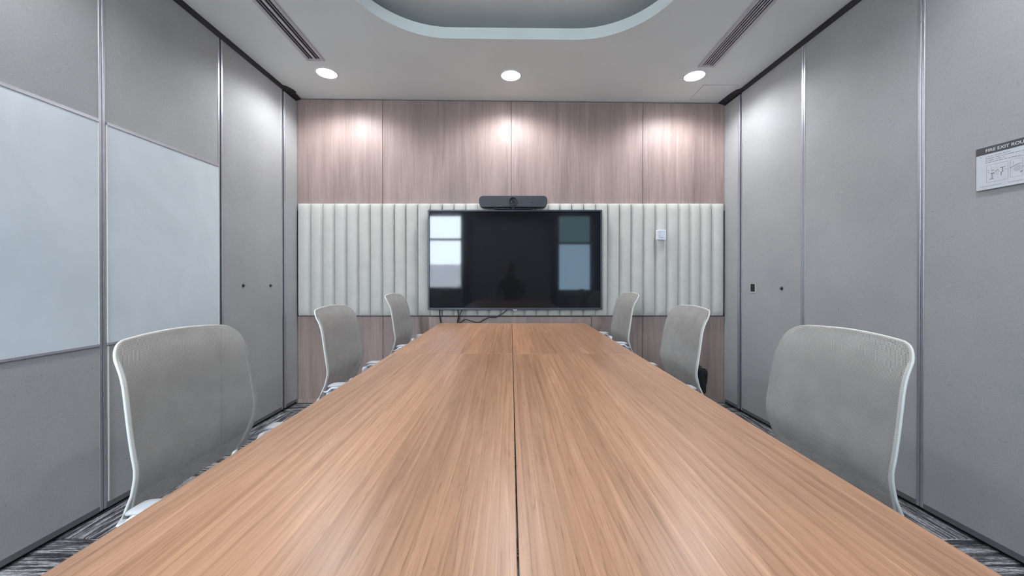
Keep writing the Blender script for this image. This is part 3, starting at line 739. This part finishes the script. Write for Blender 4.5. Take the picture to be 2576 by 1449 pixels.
def make_chair():
    t = empty('office_chair')
    obj('net_back', net_bm(), 'net', t, smooth=True)
    # back frame: hoop behind the net, running down behind and under the seat
    path = [(-0.06, -0.07, 0.405), (-0.16, -0.115, 0.400), (-0.245, -0.165, 0.425), (-0.283, -0.198, 0.475), (-0.268, -0.206, 0.515)]
    up = [surf(s, -1) for s in [k/22 for k in range(1, 22)]]
    arc = []
    for k in range(0, 41):
        tt = -1+2*k/40; tt = math.copysign(1-(1-abs(tt))**1.5, tt); arc.append(surf(1.0, tt))
    dn = [Vector((p.x, -p.y, p.z)) for p in reversed(up)]
    lead = spline(path + [tuple(up[1])], 5)[:-3]
    full = lead + up[2:] + arc + dn[:-2] + [Vector((p.x, -p.y, p.z)) for p in reversed(lead)]
    def behind(p):
        z = min(max(p.z, Z0+0.01), 0.955); dx = px_(z+0.008)-px_(z-0.008); n_ = Vector((0.016, 0, -dx)).normalized()
        q = p - n_*0.0058; q.z -= 0.0035 if p.z > 0.915 else 0.0; q.y -= math.copysign(min(0.007, abs(q.y)), q.y); return q
    full = [behind(p) for p in full]
    L = len(full)
    def upv(i, p): return (1, 0, 0.15) if p.z > 0.50 else (0.6, 0, 0.8)
    def wd(q):
        a = min(q, 1-q)*2
        return 0.0085 if a > 0.30 else 0.0085+0.006*(0.30-a)/0.30
    def th(q):
        a = min(q, 1-q)*2
        return 0.0045 if a > 0.34 else 0.0045+0.024*(0.30-a)/0.30
    bm = bmesh.new(); sweep(bm, full, wd, th, upv, 12); obj('back_frame', bm, 'frame_grey', t, smooth=True)
    # five thin pale bars across the lumbar zone of the net
    for k in range(5):
        bm = bmesh.new(); zz = 0.585+0.018*k; P = []
        for j in range(9):
            tt = (-1+2*j/8)*0.24; P.append(Vector((px_(zz)-0.022*(1-abs(tt)**2.2)+0.0105, tt*halfw(zz), zz+0.004*tt)))
        sweep(bm, P, 0.0013, 0.0012, (1,0,0), 6); obj('lumbar_rib', bm, 'frame_grey', t, smooth=True)
    # seat
    bm = bmesh.new(); n = 14; g = []
    def seatp(a, b_, top):
        x = -0.225+0.47*a; y = (-1+2*b_)*(0.235-0.02*abs(2*a-1)**3); e = min(a, 1-a, b_, 1-b_)*2
        cr = 1-(1-min(1, e/0.35))**2.2
        z = 0.425 + (0.048*cr if top else -0.025*cr) + (-0.02*max(0, a-0.75)*4)*(1 if top else 0.6)
        return (x, y, z)
    for top in (True, False):
        g.append([[bm.verts.new(seatp(i/n, j/n, top)) for j in range(n+1)] for i in range(n+1)])
        for i in range(n):
            for j in range(n): bm.faces.new((g[-1][i][j], g[-1][i+1][j], g[-1][i+1][j+1], g[-1][i][j+1]))
    bmesh.ops.remove_doubles(bm, verts=bm.verts[:], dist=0.0008)
    obj('seat', bm, 'seat_grey', t, smooth=True)
    obj('seat_shell', box(-0.17, 0.17, -0.18, 0.18, 0.385, 0.408, 0.01), 'frame_grey', t)
    for sy in (-1, 1):
        y = sy*0.245; bm = bmesh.new()
        P = spline([(-0.212, y*0.93, 0.450), (-0.212, y*0.98, 0.490), (-0.203, y, 0.534), (-0.184, y, 0.556), (-0.150, y, 0.560), (0.02, y, 0.560), (0.085, y, 0.556), (0.112, y, 0.530), (0.100, y, 0.500), (0.065, y*0.93, 0.425), (0.03, y*0.72, 0.396)], 6)
        sweep(bm, P, lambda q: 0.032 if q < 0.62 else 0.032-0.016*(q-0.62)/0.38, 0.0062, (0.3,0,1), 12, power=4.0)
        arm = obj('armrest', bm, 'white_plastic', t, smooth=True)
        bm = bmesh.new()
        P = spline([(-0.205, y, 0.563), (-0.18, y, 0.5685), (-0.10, y, 0.570), (0.04, y, 0.570), (0.09, y, 0.566), (0.105, y, 0.560)], 4)
        sweep(bm, P, lambda q: 0.029*(1-abs(2*q-1)**9*0.35), lambda q: 0.0062*(1-abs(2*q-1)**8*0.4), (0,0,1), 14, power=3.0)
        obj('arm_pad', bm, 'pad_grey', arm, smooth=True)
    obj('tilt_mechanism', box(-0.10, 0.08, -0.06, 0.06, 0.345, 0.386, 0.008), 'rail', t)
    bm = bmesh.new(); cyl(bm, (0,0,0.09), (0,0,0.36), 0.024, 0.024, 20); cyl(bm, (0,0,0.26), (0,0,0.348), 0.016, 0.016, 16); obj('gas_lift', bm, 'black', t, smooth=True, autosmooth=40)
    bm = bmesh.new(); cyl(bm, (0,0,0.075), (0,0,0.125), 0.045, 0.036, 24); obj('base_hub', bm, 'frame_grey', t, smooth=True, autosmooth=40)
    for k in range(5):
        a = 2*PI*k/5+0.3; d = Vector((math.cos(a), math.sin(a), 0))
        bm = bmesh.new(); sweep(bm, [d*0.03+Vector((0,0,0.105)), d*0.15+Vector((0,0,0.095)), d*0.29+Vector((0,0,0.070))], lambda q: 0.022-0.007*q, lambda q: 0.014-0.004*q, (0,0,1), 10)
        obj('base_leg', bm, 'frame_grey', t, smooth=True)
        bm = bmesh.new(); c = d*0.285; n_ = Vector((-d.y, d.x, 0))
        for q in (-1, 1): cyl(bm, c+n_*0.006*q+Vector((0,0,0.026)), c+n_*0.024*q+Vector((0,0,0.026)), 0.026, 0.026, 18)
        cyl(bm, c+Vector((0,0,0.026)), c+Vector((0,0,0.066)), 0.007, 0.007, 10)
        obj('caster', bm, 'black', t, smooth=True, autosmooth=40)
    return t
LOW = ('base_hub', 'base_leg', 'caster', 'gas_lift')
def copy_thing(root):
    r = root.copy(); C.objects.link(r)
    for ch in list(root.children):
        c = ch.copy(); C.objects.link(c); c.parent = r
        for g in ch.children:
            d = g.copy(); C.objects.link(d); d.parent = c
    return r
chair0 = make_chair()
spots = [ # x of seat centre, distance, rotation, seat lift, label
    (-0.706, 1.135, 0.0, 0.0, 0.0, 'nearest mesh-backed office chair on the left side of the table'),
    (-0.702, 2.090, 0.0, 0.0, 0.02, 'middle mesh-backed office chair on the left side of the table'),
    (-0.608, 2.885, 0.0, 0.035, 0.035, 'farthest mesh-backed office chair on the left side, beside the television'),
    (0.705, 1.120, PI, 0.0, 0.0, 'nearest mesh-backed office chair on the right side of the table'),
    (0.705, 2.070, PI, 0.0, 0.015, 'middle mesh-backed office chair on the right side, in front of the black bin'),
    (0.615, 2.860, PI, 0.045, 0.05, 'farthest mesh-backed office chair on the right side, below the control plate'),
    (0.0, -0.52, PI/2, 0.0, 0.0, 'mesh-backed office chair at the near head of the table, seen only in reflection'),
]
chairs = [chair0] + [copy_thing(chair0) for _ in spots[1:]]
for ch, (x, y, r, lift, al, lab) in zip(chairs, spots):
    ch.location = (x, y, 0); ch.rotation_euler = (0, 0, r); tag(ch, lab, 'chair', 'office chairs around the meeting table')
    for p in ch.children:
        if p.name.split('.')[0] not in LOW: p.location.z += lift + (al if p.name.startswith('armrest') else 0)
    if lift:
        for p in ch.children:
            if p.name.startswith('gas_lift'): p.location.z += 0.0; p.scale.z = 1+lift/0.30

# ================================================================== CABLES
def cable(pts, r, label):
    bm = bmesh.new(); sweep(bm, spline(pts, 6), r, r, (0.1,1,0.05), 8, power=2.0); o = obj('cable', bm, 'cable', smooth=True); tag(o, label, 'cable', 'black cables below the television'); return o
DK = 3.245
def q(u, v, D=DK): return (u2x(u, D), D, v2z(v, D))
cable([q(1104, 765), q(1105.5, 780), q(1106, 796), q(1108, 812), q(1107, 850, 3.23), (u2x(1107, 3.2), 3.22, 0.3), (u2x(1110, 3.2), 3.20, 0.02)], 0.0050, 'straight black cable hanging from the left end of the television')
cable([q(1151, 765), q(1151.5, 780), q(1153.5, 795), q(1152, 803), q(1150.5, 812), q(1150, 850, 3.23), (u2x(1150, 3.2), 3.22, 0.3), (u2x(1150, 3.2), 3.20, 0.02)], 0.0045, 'black cable hanging straight, joined by a slanting one below the television')
cable([q(1170, 765, 3.24), q(1162, 781, 3.238), q(1157, 791, 3.238), q(1154.5, 800, 3.236), q(1152.5, 812, 3.236), q(1152, 850, 3.22), (u2x(1152, 3.2), 3.21, 0.3), (u2x(1152, 3.2), 3.19, 0.02)], 0.0040, 'black cable slanting down to join a straight one below the television')
cable([q(1282, 765), q(1273, 781), q(1264, 788.5), q(1254, 794.5), q(1246, 798.5), q(1236, 798.5), q(1228, 799), q(1216, 805), q(1206, 810.5), q(1198, 811), q(1186, 808), q(1176, 804.5), q(1169, 804), q(1164, 806.5), q(1158, 811.5), q(1150, 830, 3.23), (u2x(1148, 3.2), 3.2, 0.3), (u2x(1148, 3.2), 3.18, 0.02)], 0.0038, 'long black cable drooping in waves from the middle of the television')
tie = obj('cable_tie', (lambda bm: (sweep(bm, spline([q(1165.5, 811, 3.235), q(1166, 805, 3.235), q(1166.5, 801, 3.235), q(1170, 799, 3.235)], 4), 0.0016, 0.0016, (0.1,1,0), 6), bm)[1])(bmesh.new()), 'cable')
tag(tie, 'thin dark cable tie sticking up from the wavy cable', 'cable tie')

# ================================================================== BIN
bn = empty('waste_bin', (1.500, 3.13, 0), 0, 'black waste bin with a crumpled liner against the far wall, behind the middle right chair', 'bin')
bm = bmesh.new(); lathe(bm, [(0, 0.0), (0.095, 0.0), (0.100, 0.01), (0.120, 0.335), (0.126, 0.34), (0.126, 0.348), (0.116, 0.348), (0.096, 0.02), (0, 0.02)], 32); obj('bucket', bm, 'cam_body', bn, smooth=True, autosmooth=40)
bm = bmesh.new(); n = 56; R = []; rb = random.Random(5)
ph = [rb.uniform(0, 6.28) for _ in range(6)]
for (r, z, am) in ((0.108, 0.26, 0.002), (0.116, 0.338, 0.002), (0.128, 0.368, 0.006), (0.134, 0.362, 0.008), (0.134, 0.330, 0.009), (0.133, 0.270, 0.010), (0.129, 0.215, 0.010), (0.126, 0.185, 0.009), (0.122, 0.180, 0.009)):
    row = []
    for i in range(n):
        a = 2*PI*i/n; wv = am*(math.sin(5*a+ph[0])+0.7*math.sin(9*a+ph[1]+z*20)+0.5*math.sin(17*a+ph[2]+z*35))
        row.append(bm.verts.new(((r+wv)*math.cos(a), (r+wv)*math.sin(a), z+0.012*math.sin(3*a+ph[3])*(am/0.008)+0.006*math.sin(8*a+ph[4]))))
    R.append(row)
for a, b_ in zip(R, R[1:]):
    for i in range(n): bm.faces.new((a[i], a[(i+1)%n], b_[(i+1)%n], b_[i]))
obj('bin_liner', bm, 'bag', bn, smooth=True)

# ================================================================== PHOTOGRAPHER (seen only in the television's reflection)
def skin_body(name, verts, edges, radii, mat, parent, root=0, lvl=2):
    me = bpy.data.meshes.new(name); me.from_pydata(verts, edges, []); o = bpy.data.objects.new(name, me); C.objects.link(o); o.parent = parent
    md = o.modifiers.new('skin', 'SKIN'); md.use_smooth_shade = True
    for i, r in enumerate(radii):
        sv = me.skin_vertices[0].data[i]; sv.radius = (r, r) if not isinstance(r, tuple) else r; sv.use_root = (i == root)
    sb = o.modifiers.new('sub', 'SUBSURF'); sb.levels = lvl; sb.render_levels = lvl
    me.materials.append(M[mat]); return o
pr = empty('person', (0, -0.50, 0), 0, 'person in dark clothes holding up a phone, a dark shape in the television', 'person')
V = [(0,-0.02,0.56),(0,-0.03,0.70),(0,-0.03,0.85),(0,-0.02,0.99),(0,-0.01,1.10),(0,0.0,1.16)]; E = [(0,1),(1,2),(2,3),(3,4),(4,5)]; R_ = [(0.17,0.12),(0.15,0.11),(0.155,0.115),(0.17,0.115),(0.075,0.065),(0.055,0.055)]
for s in (-1, 1):
    b0 = len(V)
    V += [(s*0.18,-0.01,1.04),(s*0.24,0.10,0.84),(s*0.17,0.30,0.98),(s*0.10,0.43,1.08)]; E += [(3,b0),(b0,b0+1),(b0+1,b0+2),(b0+2,b0+3)]; R_ += [0.068,0.048,0.036,0.028]
    b0 = len(V)
    V += [(s*0.10,0.02,0.53),(s*0.13,0.38,0.52),(s*0.13,0.40,0.10),(s*0.14,0.50,0.04)]; E += [(0,b0),(b0,b0+1),(b0+1,b0+2),(b0+2,b0+3)]; R_ += [0.09,0.062,0.045,0.04]
skin_body('clothed_body', V, E, R_, 'cloth_dark', pr)
bm = bmesh.new(); bmesh.ops.create_uvsphere(bm, u_segments=28, v_segments=20, radius=1)
for v in bm.verts:
    x, y, z = v.co; v.co = Vector((x*0.076*(1-0.18*max(0,-z)), y*0.095*(1-0.12*max(0,-z))+0.005, z*0.118))
    if y > 0.85 and abs(x) < 0.25 and -0.35 < z < 0.1: v.co.y += 0.018*(1-abs(x)/0.25)
    v.co += Vector((0, 0.02, 1.285))
obj('head', bm, 'skin', pr, smooth=True)
for s in (-1, 1):
    bm = bmesh.new(); bmesh.ops.create_uvsphere(bm, u_segments=12, v_segments=8, radius=1)
    for v in bm.verts: v.co = Vector((s*0.077+v.co.x*0.010, 0.015+v.co.y*0.018, 1.285+v.co.z*0.03))
    obj('ear', bm, 'skin', pr, smooth=True)
    bm = bmesh.new(); bmesh.ops.create_uvsphere(bm, u_segments=12, v_segments=8, radius=0.011)
    for v in bm.verts: v.co += Vector((s*0.030, 0.106, 1.295))
    obj('eye', bm, 'white_plastic', pr, smooth=True)
bm = bmesh.new(); bmesh.ops.create_uvsphere(bm, u_segments=28, v_segments=20, radius=1)
for v in bm.verts:
    x, y, z = v.co; k = 1.0 if (y < 0.35 or z > 0.55) else 0.86
    v.co = Vector((x*0.088*k, y*0.105*k-0.004, z*0.125*(k if z > 0 else 1))) + Vector((0, 0.012, 1.300))
obj('hair', bm, 'hair', pr, smooth=True)
for s in (-1, 1):
    hv = [(s*0.100,0.43,1.08),(s*0.092,0.455,1.10)]; he = [(0,1)]; hr = [0.026,(0.024,0.018)]
    for f in range(4):
        z = 1.095+0.018*f; b0 = len(hv); hv += [(s*0.098,0.462,z),(s*0.094,0.480-0.002*f,z+0.004),(s*0.082,0.484-0.002*f,z+0.004)]; he += [(1,b0),(b0,b0+1),(b0+1,b0+2)]; hr += [0.009,0.008,0.007]
    b0 = len(hv); hv += [(s*0.085,0.445,1.105),(s*0.068,0.452,1.12)]; he += [(1,b0),(b0,b0+1)]; hr += [0.010,0.008]
    skin_body('hand', hv, he, hr, 'skin', pr, lvl=1)
ph_ = obj('phone', box(-0.078, 0.078, -0.036, -0.028, CAMZ-0.030, CAMZ+0.045, 0.003), 'black'); tag(ph_, 'dark phone held sideways by the photographer, only in the reflection', 'phone')
